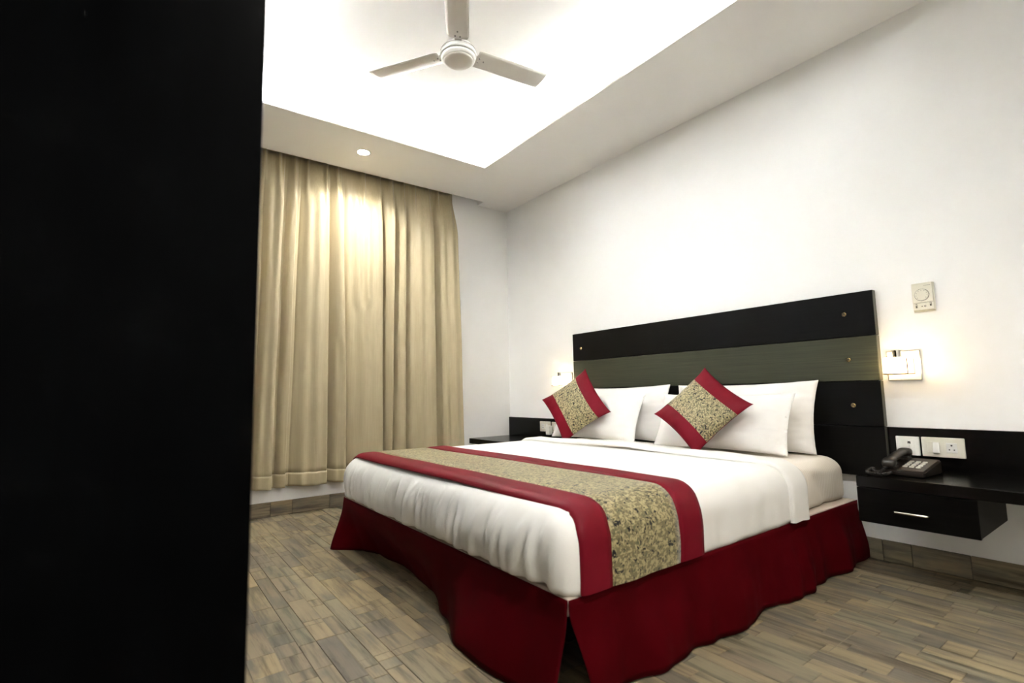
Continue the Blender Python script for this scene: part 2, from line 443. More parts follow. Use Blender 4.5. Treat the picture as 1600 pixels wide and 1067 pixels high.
# ------------------------------------------------------------------ curtain
def build_curtain():
    xl, xr, zb, zt = -3.02, -.615, .203, ZS + .10
    top = [-2.95, -2.83, -2.71, -2.59, -2.47, -2.36, -2.27, -2.17, -2.06, -1.965, -1.82, -1.735, -1.515, -1.38, -1.27, -1.16, -1.05, -.92, -.82, -.70]
    pan_b = [-3.02, -2.86, -2.72, -2.58, -2.45, -2.32, -2.165, -2.07, -1.79, -1.64, -1.345, -1.262, -1.135, -.855, -.60]
    pan_t = [-3.02, -2.86, -2.72, -2.58, -2.45, -2.28, -2.12, -2.02, -1.80, -1.69, -1.36, -1.235, -1.12, -.875, -.645]
    deep = [.9, .9, .9, .9, .9, .9, .8, .9, 1.1, .9, 1.1, .8, .9, 1.15, 1.0]
    def prof(x, z):
        t = (z - zb) / (zt - zb)                    # 0 bottom .. 1 top
        s = smooth((t - .80) / .20)
        # lower: broad folds with the crest on their right-hand side
        y = 0.0
        bl = [lerp(a, c, t) + .010 * nz(i * 3.7, t * 2.2) for i, (a, c) in enumerate(zip(pan_b, pan_t))]
        for i, (a, c) in enumerate(zip(bl, bl[1:])):
            if a <= x <= c:
                q = (x - a) / (c - a); w = c - a
                amp = (.046 + .16 * min(w, .2)) * deep[i]
                qp = 1 - min(.2, .016 / w); q0 = min(.22, .022 / w)
                h = (math.sin(PI / 2 * max(0, q - q0) / (qp - q0)) ** .7 if q > q0 else 0) if q < qp else .5 + .5 * math.cos(PI * (q - qp) / (1 - qp))
                h += .13 * math.sin(2 * PI * q * max(1, round(w / .09)) + 2 * i) * (4 * q * (1 - q)) * (.5 + .5 * nz(i, t * 3))
                y = amp * h * lerp(1.05, .85, t)
                break
        ft = 0.0
        for p in top:
            d = (x - p) / .016
            if abs(d) < 3.5: ft += math.exp(-d * d) * .034
        for p, p2 in zip(top, top[1:]):
            if p <= x <= p2: ft += .010 * math.sin(PI * (x - p) / (p2 - p))
        y = lerp(y, ft, s)
        y += .004 * nz(x * 9, z * 1.6, 4) * (1 - s)
        return y
    def P(x, z, off=0.0):
        return Vector((x, -.018 - prof(x, z) * 1.5 - off, z))
    t = empty('curtain', ((xl + xr) / 2, -.06, zb), 'beige satin pleated curtain covering most of the far wall', 'curtain')
    nu = 1300
    xs = [lerp(xl, xr, i / nu) for i in range(nu + 1)]
    def strip(name, z0, z1, nv, off, m):
        b = NB()
        grid(b, lambda u, v: P(lerp(xl, xr, u) + (.022 * smooth(1 - (lerp(z0, z1, v) - zb) / 2.5) * max(0, (u - .93) / .07) - .030 * max(0, (u - .93) / .07) * smooth((lerp(z0, z1, v) - 2.0) / .7)),
                                lerp(z0, z1, v) + (.010 * nz(lerp(xl, xr, u) * 6, 3) if v == 0 and name == 'hem' else 0), off), nu, nv)
        o = obj(name, b, m, t, True)
        md = o.modifiers.new('thickness', 'SOLIDIFY'); md.thickness = .0015
        return o
    strip('drape', zb + .095, zt - .07, 64, 0, M_curtain)
    strip('hem', zb, zb + .096, 6, .0022, M_curtain)
    strip('heading_tape', zt - .0705, zt, 5, .0006, M_curtain)
    # track in the pocket
    b = NB(); box(b, X0 + .01, PK_X - .03, -.064, -.036, ZS + .125, ZS + .158, .003); tr = empty('curtain_track', (-1.9, -.05, ZS + .125), 'white curtain rail hidden in the ceiling pocket', 'curtain rail'); obj('rail', b, M_white, tr)
    for p in top:
        b = NB(); cyl(b, (p, -.05, ZS + .104), (p, -.05, ZS + .126), .003, n=8); obj('glider', b, M_white, tr)
build_curtain()

# ------------------------------------------------------------------ ceiling fan
FC = Vector((-1.640, -1.830, 0)); FZ = 2.70
fan = empty('ceiling_fan', (FC.x, FC.y, ZT), 'off-white three-blade ceiling fan hanging in the tray ceiling', 'ceiling fan')
b = NB(); lathe(b, fan_z([(0, 2.606), (.045, 2.604), (.070, 2.607), (.078, 2.612), (.081, 2.618), (.078, 2.622)]), FC); obj('bottom_cap', b, M_fan, fan, True)
b = NB(); lathe(b, fan_z([(.074, 2.619), (.083, 2.617), (.090, 2.624), (.093, 2.636), (.093, 2.645), (.090, 2.647)]), FC); obj('lower_ring', b, M_fanwhite, fan, True)
b = NB(); lathe(b, fan_z([(.090, 2.6465), (.0915, 2.6475), (.0915, 2.6505), (.090, 2.6515)]), FC); obj('groove', b, M_fanline, fan, True)
b = NB(); lathe(b, fan_z([(.088, 2.651), (.097, 2.652), (.099, 2.668), (.096, 2.684), (.088, 2.694), (.086, 2.70), (.080, 2.72), (.055, 2.742), (.03, 2.752), (0, 2.754)]), FC); obj('motor_housing', b, M_fanwhite, fan, True)
b = NB(); lathe(b, fan_z([(.0962, 2.686), (.0972, 2.6865), (.0972, 2.6885), (.0935, 2.690)]), FC); obj('groove', b, M_fanline, fan, True)
b = NB(); cyl(b, FC + Vector((0, 0, 2.745)), FC + Vector((0, 0, ZT - .02)), .012, n=16); obj('downrod', b, M_fanwhite, fan, True)
b = NB(); lathe(b, [(.014, 2.815), (.05, 2.85), (.062, ZT)], FC); obj('canopy', b, M_fanwhite, fan, True)
for ang in (238.2, 118.2, -1.8):
    R = Matrix.Translation((FC.x, FC.y, FZ)) @ Matrix.Rotation(math.radians(ang), 4, 'Z') @ Matrix.Rotation(math.radians(-3.7), 4, 'Y') @ Matrix.Rotation(math.radians(-9), 4, 'X')
    def bl(u, v, top):
        x = lerp(.108, .572, u); hw = lerp(.059, .061, u)
        if u < .03: hw *= lerp(.86, 1, (u / .03) ** .5)
        y = lerp(-hw, hw, v)
        camber = -.006 * (1 - (2 * v - 1) ** 2)
        return R @ Vector((x, y, camber + (.0012 if top else -.0012)))
    b = NB()
    A = grid(b, lambda u, v: bl(u, v, True), 24, 8); Bv = grid(b, lambda u, v: bl(u, v, False), 24, 8)
    for i in range(24):
        b.faces.new((A[i][0], A[i + 1][0], Bv[i + 1][0], Bv[i][0])); b.faces.new((A[i][8], Bv[i][8], Bv[i + 1][8], A[i + 1][8]))
    for j in range(8):
        b.faces.new((A[0][j], Bv[0][j], Bv[0][j + 1], A[0][j + 1])); b.faces.new((A[24][j], A[24][j + 1], Bv[24][j + 1], Bv[24][j]))
    blade = obj('blade', b, M_fan, fan, True)
    b = NB(); box(b, .075, .17, -.019, .019, .000, .004, .001, 1, R); obj('blade_bracket', b, M_fan, blade)
    for sx, sy in ((.126, -.013), (.126, .013), (.158, 0)):
        b = NB(); cyl(b, R @ Vector((sx, sy, -.011)), R @ Vector((sx, sy, .002)), .0042, n=10); obj('screw', b, M_fanline, blade)

# ------------------------------------------------------------------ downlights in the soffit
def downlight(x, y, lab, watt=DOWNLIGHT_W):
    t = empty('downlight', (x, y, ZS), lab, 'downlight', 'recessed soffit downlights')
    b = NB(); lathe(b, [(.041, ZS - .002), (.052, ZS - .004), (.056, ZS - .001), (.056, ZS + .002)], (x, y, 0), 32); obj('trim_ring', b, M_white, t, True)
    b = NB(); lathe(b, [(0, ZS - .0035), (.042, ZS - .0025)], (x, y, 0), 32); obj('lens', b, M_down, t, True)
    l = bpy.data.lights.new('downlight_lamp', 'SPOT'); l.energy = watt; l.color = (1, .965, .89); l.spot_size = math.radians(150); l.spot_blend = .8; l.shadow_soft_size = .03
    lo = bpy.data.objects.new('lamp', l); COL.objects.link(lo); lo.location = (x, y, ZS - .012)
    lo.parent = t; lo.matrix_parent_inverse = world_of(t).inverted()
downlight(-1.663, -.454, 'glowing round downlight in the soffit above the curtain', DOWNLIGHT_W * .5)
downlight(-2.3, -4.45, 'round downlight in the lowered ceiling behind the viewpoint')

# ------------------------------------------------------------------ headboard
hb = empty('headboard', (-.02, -2.05, .40), 'black and olive board headboard fixed to the white wall behind the bed', 'headboard')
HY0, HY1 = -3.135, -.966
hz = [.402, .648, .8735, 1.0985, 1.3262]
mats = [M_blackboard, M_blackboard, M_olive, M_blackboard]
for i in range(4):
    b = NB(); box(b, -.0425, -.006, HY0 + .0005, HY1, hz[i] + .0012, hz[i + 1] - .0012, .0012, 1)
    p = obj('board', b, mats[i], hb)
    if i == 2: p['label'] = 'olive grey board'
    b = NB(); box(b, -.0405, -.007, HY0 - .0012, HY0 + .0004, hz[i] + .002, hz[i + 1] - .002); obj('edge_band', b, M_edge, p)
b = NB(); box(b, -.006, -.0005, HY0 + .02, HY1 - .02, .42, 1.31); obj('backing', b, M_dark, hb)
for y, z in ((-1.064, 1.200), (-3.003, 1.218), (-1.064, .984), (-3.006, .983), (-1.064, .755), (-3.010, .752)):
    b = NB(); cyl(b, (-.0425, y, z), (-.0445, y, z), .0115, n=20); cyl(b, (-.0445, y, z), (-.052, y, z), .0085, .0065, n=20)
    obj('stud', b, M_brass, hb, label='small brass stud')

# ------------------------------------------------------------------ bed base with skirt
BX0, BX1, BYa, BYb = -2.0, -.048, -2.985, -1.136
ZP = .285
bed = empty('bed', ((BX0 + BX1) / 2, (BYa + BYb) / 2, 0), 'low double bed base with dark red skirt standing on the tiled floor', 'bed')
b = NB(); box(b, BX0, BX1, BYa, BYb, .235, ZP, .008, 2); obj('platform', b, M_plat, bed, label='cream padded platform top')
b = NB(); box(b, -1.70, BX1 - .02, BYa + .10, BYb - .10, .03, .235, .004, 1); obj('base_box', b, M_under, bed)
for lx in (-1.62, -.2):
    for ly in (BYa + .18, BYb - .18):
        b = NB(); cyl(b, (lx, ly, 0), (lx, ly, .032), .03, n=16); obj('leg', b, M_under, bed)
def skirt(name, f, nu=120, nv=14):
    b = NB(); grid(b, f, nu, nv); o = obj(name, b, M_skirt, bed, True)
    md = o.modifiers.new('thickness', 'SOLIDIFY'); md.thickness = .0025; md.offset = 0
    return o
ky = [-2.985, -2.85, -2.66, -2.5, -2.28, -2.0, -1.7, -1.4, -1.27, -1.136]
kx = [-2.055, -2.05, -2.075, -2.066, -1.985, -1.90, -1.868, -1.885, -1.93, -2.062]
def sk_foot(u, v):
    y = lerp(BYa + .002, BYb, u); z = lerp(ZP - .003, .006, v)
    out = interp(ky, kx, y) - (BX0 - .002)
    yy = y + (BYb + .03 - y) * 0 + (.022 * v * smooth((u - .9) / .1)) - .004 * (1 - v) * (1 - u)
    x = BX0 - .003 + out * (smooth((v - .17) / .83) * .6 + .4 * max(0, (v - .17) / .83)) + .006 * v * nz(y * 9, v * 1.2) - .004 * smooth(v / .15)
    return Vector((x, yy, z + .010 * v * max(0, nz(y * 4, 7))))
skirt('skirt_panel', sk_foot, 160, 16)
def sk_side(near):
    def f(u, v):
        x = lerp(BX0 - .002 + .075 * max(0, v - .15) ** 1.1, BX1, u); z = lerp(ZP - .003, .006, v)
        s = -1 if near else 1; y0 = BYa if near else BYb
        wave = .013 * math.sin(x * 15 + .6 + .5 * math.sin(x * 4)) + .026 * nz(x * 5.5, 2.2) + .014 * nz(x * 14, 5)
        out = max(.004, (.034 + wave) * smooth(v * 1.15 + .05)) + .002
        x += .045 * v * v * smooth((u - .93) / .07) + .0
        return Vector((min(x, -.016), y0 + s * out, z + .012 * v * max(0, nz(x * 3.4, 9))))
    return f
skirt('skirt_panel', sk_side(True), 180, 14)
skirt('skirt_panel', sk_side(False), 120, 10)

# ------------------------------------------------------------------ ring-built soft solids
def round_rect(cx, cy, hx, hy, rc, n_side=26, n_c=7):
    pts = []
    rc = max(.004, min(rc, hx - .001, hy - .001))
    for (sx, sy, a0) in ((1, -1, -90), (1, 1, 0), (-1, 1, 90), (-1, -1, 180)):
        ox, oy = cx + sx * (hx - rc), cy + sy * (hy - rc)
        for i in range(n_c + 1):
            a = math.radians(a0 + 90 * i / n_c); pts.append((ox + rc * math.cos(a), oy + rc * math.sin(a)))
        # straight run to the next corner
        nsx, nsy, na = {(1, -1): (1, 1, 0), (1, 1): (-1, 1, 90), (-1, 1): (-1, -1, 180), (-1, -1): (1, -1, 270)}[(sx, sy)]
        qx, qy = cx + nsx * (hx - rc), cy + nsy * (hy - rc)
        a = math.radians(na); ex, ey = qx + rc * math.cos(a), qy + rc * math.sin(a)
        lx, ly = pts[-1]
        for i in range(1, n_side): pts.append((lerp(lx, ex, i / n_side), lerp(ly, ey, i / n_side)))
    return pts
def soft_solid(x0, x1, y0, y1, z0, z1, rt, rb, rc, disp=None, crown=0.0, n_side=60):
    cx, cy, hx, hy = (x0 + x1) / 2, (y0 + y1) / 2, (x1 - x0) / 2, (y1 - y0) / 2
    levels = []
    for i in range(7):
        a = PI / 2 * i / 6; levels.append((rb * (1 - math.sin(a)), z0 + rb * (1 - math.cos(a))))
    za, zb2 = z0 + rb, z1 - rt
    for i in range(1, 10): levels.append((-.0, lerp(za, zb2, i / 10)))
    for i in range(9):
        a = PI / 2 * i / 8; levels.append((rt * (1 - math.cos(a)), z1 - rt + rt * math.sin(a)))
    b = NB(); rings = []
    for d, z in levels:
        rings.append([Vector((x, y, z)) for x, y in round_rect(cx, cy, hx - d, hy - d, rc - d * .6, n_side)])
    last = rings[-1]
    for s in (.94, .86, .76, .64, .5, .35, .2, .08):
        rings.append([Vector((cx + (p.x - cx) * s, cy + (p.y - cy) * s, z1 + crown * (1 - s ** 2))) for p in last])
    bot = rings[0]
    VR = []
    for R_ in rings:
        VR.append([b.verts.new(disp(p) if disp else p) for p in R_])
    n = len(VR[0])
    for A, B in zip(VR, VR[1:]):
        for i in range(n): b.faces.new((A[i], A[(i + 1) % n], B[(i + 1) % n], B[i]))
    b.faces.new(VR[-1]); b.faces.new(VR[0][::-1])
    return b

# mattress with striped fitted sheet
def d_mat(p):
    q = p.copy()
    if p.y < -2.8 and p.x > -.62:
        q.y += .012 * nz(p.x * 16, p.z * 3) * smooth((.5 - p.z) / .1) + .020 * math.exp(-((p.x + .36 + (p.z - .4) * .9) / .05) ** 2) * smooth((.47 - p.z) / .06)
    return q
mt = tag(obj('mattress', soft_solid(-1.95, -.05, -2.955, -1.165, ZP + .001, .497, .075, .03, .075, d_mat), M_stripe, None, True),
         'thick mattress in striped cream fitted sheet on the red-skirted bed', 'mattress')

# duvet wrapped over the mattress
DX0, DX1, DYa, DYb, DZ0, DZ1, DRT = -2.012, -.64, -2.998, -1.122, .288, .518, .105
def d_duv(p):
    q = p.copy()
    if p.x < -1.9:                      # gathers hanging down the foot end
        w = smooth((-1.9 - p.x) / .08) * smooth((.50 - p.z) / .10)
        q.x += w * (.020 * nz(p.y * 13 + p.z * 3.5, p.z * 3.0, 1) + .020 * nz(p.y * 30 + p.z * 6, p.z * 4, 3))
        q.x -= .012 * math.exp(-((p.z - .37) / .06) ** 2)
        q.z += .012 * nz(p.y * 5, 2) * smooth((.34 - p.z) / .05)
    if p.y < -2.9:
        w = smooth((-2.9 - p.y) / .07) * smooth((.47 - p.z) / .08) * smooth((p.x + 1.37) / .05)
        q.y += w * (.007 * nz(p.x * 9, p.z * 3, 6) + .003 * nz(p.x * 22, p.z * 4, 8))
        q.z += (.010 * nz(p.x * 6, 4) - .009) * smooth((.34 - p.z) / .05)
    q.z += .006 * nz(p.x * 2.3, p.y * 2.3, 5) * smooth((p.z - .5) / .02)
    return q
duvet = empty('duvet', (-1.3, -2.06, DZ0), 'plain white duvet tucked over the mattress', 'duvet')
obj('cover', soft_solid(DX0, DX1, DYa, DYb, DZ0, DZ1, DRT, .022, .075, d_duv, .006, 150), M_sheet, duvet, True)

def saddle_profile(off, n=9, ya=DYa, yb=DYb, zt=DZ1, rt=DRT, zbot=.305, m=26):
    """cross-section (y, z) over the bed from near side bottom to far side bottom."""
    pts = []
    for i in range(8): pts.append((ya - off, lerp(zbot, zt - rt, i / 8)))
    for i in range(n + 1):
        a = PI / 2 * i / n; pts.append((ya + rt - (rt + off) * math.cos(a), zt - rt + (rt + off) * math.sin(a)))
    for i in range(1, m): pts.append((lerp(ya + rt, yb - rt, i / m), zt + off + .006 * math.sin(PI * i / m)))
    for i in range(n + 1):
        a = PI / 2 * (1 - i / n); pts.append((yb - rt + (rt + off) * math.cos(a), zt - rt + (rt + off) * math.sin(a)))
    for i in range(8): pts.append((yb + off, lerp(zt - rt, zbot, (i + 1) / 8)))
    return pts
def saddle(x0, x1, off, thick, nx=10, warp=None, lip=True, zbot=.305):
    b = NB(); rows = []
    cols = [(x0, off - thick)] if lip else []
    for i in range(nx + 1): 
        e = min(i, nx - i); cols.append((lerp(x0, x1, i / nx), off - (thick * .35 if e == 0 and lip else 0)))
    if lip: cols.append((x1, off - thick))
    for x, o_ in cols:
        row = []
        for k, (y, z) in enumerate(saddle_profile(o_, zbot=zbot)):
            p = Vector((x, y, z))
            if warp: p = warp(p)
            row.append(b.verts.new(p))
        rows.append(row)
    for A, B in zip(rows, rows[1:]):
        for k in range(len(A) - 1): b.faces.new((A[k], A[k + 1], B[k + 1], B[k]))
    return b
def w_fold(p):
    q = p.copy()
    top = smooth((p.z - .48) / .04)
    q.x += top * (.10 * math.exp(-((p.y + 1.95) / .30) ** 2) - .01) + .008 * nz(p.y * 5, p.z * 6)
    q.z += .006 * nz(p.x * 8, p.y * 4, 2) * top
    if p.z < .36: q.z += .008 * nz(p.x * 12, 3)
    return q
f = obj('turned_back_edge', saddle(-.755, -.605, .016, .016, 10, w_fold, True, .286), M_sheet, duvet, True)

# bed runner: red, brocade, red
runner = empty('bed_runner', (-1.68, -2.06, .30), 'crimson and gold brocade runner laid across the foot of the bed', 'bed runner')
def w_run(p):
    q = p.copy()
    d1 = max(0, DX0 + DRT - p.x)                 # follow the rounded foot edge of the duvet
    drop = DRT - math.sqrt(max(1e-6, DRT ** 2 - d1 ** 2))
    q.z -= drop * smooth((p.z - .40) / .11)
    d2 = max(0, DX0 + .075 - p.x); dr2 = .075 - math.sqrt(max(1e-6, .075 ** 2 - d2 ** 2))
    q.y += dr2 * (1 if p.y < -2.06 else -1) * (1 - smooth((p.z - .40) / .11))
    q.x += .012 * math.sin((p.y + 1.1) * 2.4) * smooth((p.z - .45) / .06)
    q.z += .006 * nz(p.x * 2.3, p.y * 2.3, 5) * smooth((p.z - .5) / .02)
    if p.y < -2.9: q.y -= .008 * max(0, nz(p.x * 6, p.z * 7, 6)) * smooth((.45 - p.z) / .08)
    if p.z < .33: q.z += .004 * nz(p.x * 7, 1)
    return q
for name, a, c, m, off in (('border', -1.962, -1.842, M_red, .0115), ('brocade_panel', -1.8425, -1.5195, M_broc, .0105), ('border', -1.520, -1.390, M_red, .0115)):
    obj(name, saddle(a, c, off, .009, 10 if m is M_broc else 6, w_run, True, .288), m, runner, True)

# ------------------------------------------------------------------ pillows and cushions
def pillow_mesh(w, h, t, flange=.0, pinch=.06, seed=0, wrinkle=.006, n=40, power=.5, both=True):
    """standing pillow in local axes: u (width), v (height), n (thickness)."""
    b = NB()
    def side(s):
        def f(u, v):
            a, c = 2 * u - 1, 2 * v - 1
            x = a * w / 2 * (1 - pinch * (1 - c * c) * 0.55 * abs(a))
            y = c * h / 2 * (1 - pinch * (1 - a * a) * 0.8 * abs(c))
            fa, fc = min(1, abs(a) / (1 - flange)) if flange else abs(a), min(1, abs(c) / (1 - flange * .3)) if flange else abs(c)
            th_ = (max(0, 1 - fa ** 2.6) * max(0, 1 - fc ** 2.6)) ** power
            z = s * (t / 2 * th_ + .0015)
            z += wrinkle * nz(a * 3 + seed, c * 2.2, s * 3 + seed) * (1 - max(fa, fc) ** 4) + .003 * nz(a * 7, c * 7, seed) * s
            return Vector((x, y, z))
        return f
    A = grid(b, side(1), n, n); B = grid(b, side(-1), n, n)
    for i in range(n):
        b.faces.new((A[i][0], B[i][0], B[i + 1][0], A[i + 1][0])); b.faces.new((A[i][n], A[i + 1][n], B[i + 1][n], B[i][n]))
        b.faces.new((A[0][i], A[0][i + 1], B[0][i + 1], B[0][i])); b.faces.new((A[n][i], B[n][i], B[n][i + 1], A[n][i + 1]))
    return b
def frame_from(c, u, v):
    u = Vector(u).normalized(); v = Vector(v); v = (v - u * v.dot(u)).normalized(); w = u.cross(v)
    m = Matrix((u, v, w)).transposed().to_4x4(); m.translation = Vector(c); return m
def place(bm, m):
    for v in bm.verts: v.co = m @ v.co
    return bm
def pillow(c, lean, yawr, w, h, t, seed, lab, sag=.0):
    bm = pillow_mesh(w, h, t, .075, .085, seed, .012)
    # u along -y (viewer's right), v up and back towards the headboard
    u = Vector((math.sin(yawr), -math.cos(yawr), sag)); v = Vector((math.sin(lean), 0, math.cos(lean)))
    place(bm, frame_from(c, u, v))
    return tag(obj('pillow', bm, M_pillow, None, True), lab, 'pillow', 'white bed pillows')
L1 = math.radians(14); L2 = math.radians(24)
pillow((-.135, -2.445, .690), L1, .0, .86, .39, .12, 1, 'white pillow standing against the headboard at the telephone side', .01)
pillow((-.135, -1.520, .690), L1, .0, .86, .39, .12, 5, 'white pillow standing against the headboard at the curtain side', .01)
pillow((-.300, -2.415, .664), L2, .03, .80, .34, .145, 9, 'white front pillow propping the cushion nearer the telephone')
pillow((-.300, -1.45, .664), L2, .03, .79, .34, .145, 14, 'white front pillow propping the cushion nearer the curtain')

def cushion(c, a, bb, s, seed, lab):
    """square scatter cushion; a runs along the red borders, bb across them."""
    t = empty('cushion', c, lab, 'cushion', 'crimson and brocade scatter cushions')
    m = frame_from(c, a, bb)
    n = 48; th = .10
    def pt(a_, c_, sd):
        # a_ along borders (-1..1), c_ across (-1..1)
        k = .105
        x = a_ * s / 2 * (1.045 - k * (1 - c_ ** 2) ** .8); y = c_ * s / 2 * (1.045 - k * (1 - a_ ** 2) ** .8)
        tz = (max(0, 1 - abs(a_) ** 2.3) * max(0, 1 - abs(c_) ** 2.3)) ** .55 * th / 2 + .0012
        return m @ Vector((x, y, sd * (tz + .002 * nz(a_ * 4, c_ * 4, seed))))
    def sheet(name, c0, c1, mat_, nv, off, front=True, parent=t):
        b = NB(); sd = 1 if front else -1
        grid(b, lambda u, v: pt(2 * u - 1, lerp(c0, c1, v), sd), n, nv); return obj(name, b, mat_, parent, True)
    nrm = (m.to_3x3() @ Vector((0, 0, 1)))
    sheet('border',   .53, 1.0, M_red, 16, 0); sheet('border', -1.0, -.53, M_red, 16, 0)
    o = sheet('brocade_panel', -.53, .53, M_broc, 26, 0)
    sheet('back', -1, 1, M_red, 40, 0, False)
    b = NB(); loop = []
    for i in range(n): loop.append((-1 + 2 * i / n, -1))
    for i in range(n): loop.append((1, -1 + 2 * i / n))
    for i in range(n): loop.append((1 - 2 * i / n, 1))
    for i in range(n): loop.append((-1, 1 - 2 * i / n))
    A = [b.verts.new(pt(x, y, 1)) for x, y in loop]; B = [b.verts.new(pt(x, y, -1)) for x, y in loop]
    for i in range(len(A)): j = (i + 1) % len(A); b.faces.new((A[i], A[j], B[j], B[i]))
    obj('seam', b, M_red, t, True)
cushion((-.444, -2.400, .736), (-.245, -.818, -.521), (.482, -.569, .666), .385, 2, 'crimson and gold square cushion on the pillows nearer the telephone')
cushion((-.462, -1.411, .750), (-.080, -.646, -.759), (.462, -.699, .546), .385, 6, 'crimson and gold square cushion on the pillows nearer the curtain')

# ------------------------------------------------------------------ bedside units
ru = empty('bedside_unit', (-.22, -3.6, .271), 'black wall-hung bedside unit with drawer under the telephone', 'bedside unit')
RZ = .462
b = NB(); box(b, -.018, -.0005, -4.6, HY0 - .002, .44, .647, .0015); obj('back_panel', b, M_black, ru)
b = NB(); box(b, -.44, -.0185, -4.6, HY0 - .003, RZ - .045, RZ, .002); obj('shelf', b, M_black, ru)
b = NB(); box(b, -.422, -.002, -3.532, HY0 - .004, .273, RZ - .046, .0015); obj('drawer_case', b, M_blackmatt, ru)
b = NB(); box(b, -.440, -.4225, -3.533, HY0 - .003, .271, RZ - .048, .0015); dr = obj('drawer_front', b, M_blackmatt, ru)
b = NB(); tube(b, [(-.440, -3.275, .332), (-.456, -3.273, .333), (-.462, -3.278, .333), (-.462, -3.38, .333), (-.456, -3.385, .333), (-.440, -3.383, .332)], .0042, 10); obj('handle', b, M_steel, dr, True, 'brushed steel bar handle')
lu = empty('bedside_unit', (-.25, -.5, .25), 'black wall-hung bedside shelf in the corner beside the curtain', 'bedside unit')
LZ = .448
b = NB(); box(b, -.018, -.0005, HY1 + .003, -.002, .42, .615, .0015); obj('back_panel', b, M_black, lu)
b = NB(); box(b, -.53, -.0185, HY1 + .003, -.09, LZ - .045, LZ, .002); obj('shelf', b, M_black, lu)
b = NB(); box(b, -.50, -.002, HY1 + .004, -.42, .262, LZ - .046, .0015); obj('drawer_case', b, M_blackmatt, lu)
b = NB(); box(b, -.518, -.5005, HY1 + .003, -.418, .26, LZ - .048, .0015); dr = obj('drawer_front', b, M_blackmatt, lu)
b = NB(); tube(b, [(-.518, -.78, .33), (-.534, -.778, .33), (-.54, -.772, .33), (-.54, -.668, .33), (-.534, -.662, .33), (-.518, -.66, .33)], .0042, 10); obj('handle', b, M_steel, dr, True)

# ------------------------------------------------------------------ sockets and switches
def plate(name, y0, y1, z0, z1, lab, cat, xs=-.018, group=None, m=M_cream):
    t = empty(name, (xs, (y0 + y1) / 2, z0), lab, cat, group)
    b = NB(); box(b, xs - .011, xs - .0002, y0, y1, z0, z1, .003, 2); obj('face_plate', b, m, t); return t, xs - .011
def socket(t, x, yc, zc, s=.019, small=1.0):
    b = NB(); box(b, x - .0015, x + .001, yc - s, yc + s, zc - s * 1.15, zc + s * 1.15, .0008, 1); f_ = obj('socket_insert', b, M_white, t)
    for dy, dz, r in ((0, .0105, .0036), (-.0085, -.0085, .0028), (.0085, -.0085, .0028)):
        b = NB(); cyl(b, (x - .0022, yc + dy * small, zc + dz * small), (x + .0005, yc + dy * small, zc + dz * small), r * small, n=12); obj('pin_hole', b, M_dark, f_)
def rocker(t, x, y0, y1, z0, z1):
    b = NB(); box(b, x - .002, x + .001, y0 - .0015, y1 + .0015, z0 - .0015, z1 + .0015); fr = obj('switch_frame', b, M_cream, t)
    mtx = Matrix.Translation((x - .003, 0, (z0 + z1) / 2)) @ Matrix.Rotation(math.radians(11), 4, 'Y') @ Matrix.Translation((-(x - .003), 0, -(z0 + z1) / 2))
    b = NB(); box(b, x - .0065, x - .001, y0, y1, z0, z1, .001, 1, mtx); obj('rocker', b, M_white, t)
tj, xj = plate('telephone_socket', -3.262, -3.171, .520, .6065, 'square white telephone socket above the telephone', 'socket', m=M_white)
b = NB(); box(b, xj - .0012, xj + .001, -3.243, -3.194, .537, .592, .0008, 1); ins = obj('jack_insert', b, M_white, tj)
b = NB(); box(b, xj - .0022, xj + .0008, -3.229, -3.218, .573, .584); obj('jack_port', b, M_dark, ins)
ts, xs_ = plate('switch_socket', -3.424, -3.270, .520, .6075, 'wide cream plate with rocker switch and three-pin socket beside the telephone', 'switch plate')
b = NB(); box(b, xs_ - .0012, xs_ + .001, -3.3105, -3.292, .538, .588, .0006, 1); obj('blank_insert', b, M_cream, ts)
rocker(ts, xs_, -3.336, -3.3125, .538, .588)
socket(ts, xs_, -3.379, .564)
tl, xl_ = plate('wall_socket', -.630, -.490, .500, .5885, 'cream double socket plate on the corner shelf panel', 'socket')
socket(tl, xl_, -.535, .545); rocker(tl, xl_, -.600, -.574, .520, .570)
tl2, xl2 = plate('light_switch', -.745, -.652, .500, .5885, 'small cream switch plate half hidden by the cushion', 'switch plate')
rocker(tl2, xl2, -.712, -.686, .520, .570)
ch = empty('charger', (-.06, -.615, .45), 'small white plug charger in the corner shelf socket', 'charger')
b = NB(); box(b, -.075, -.0325, -.668, -.622, .478, .556, .006, 2); obj('charger_body', b, M_white, ch)
b = NB(); cyl(b, (-.034, -.645, .535), (-.0285, -.645, .535), .0025, n=8); obj('pin', b, M_steel, ch)

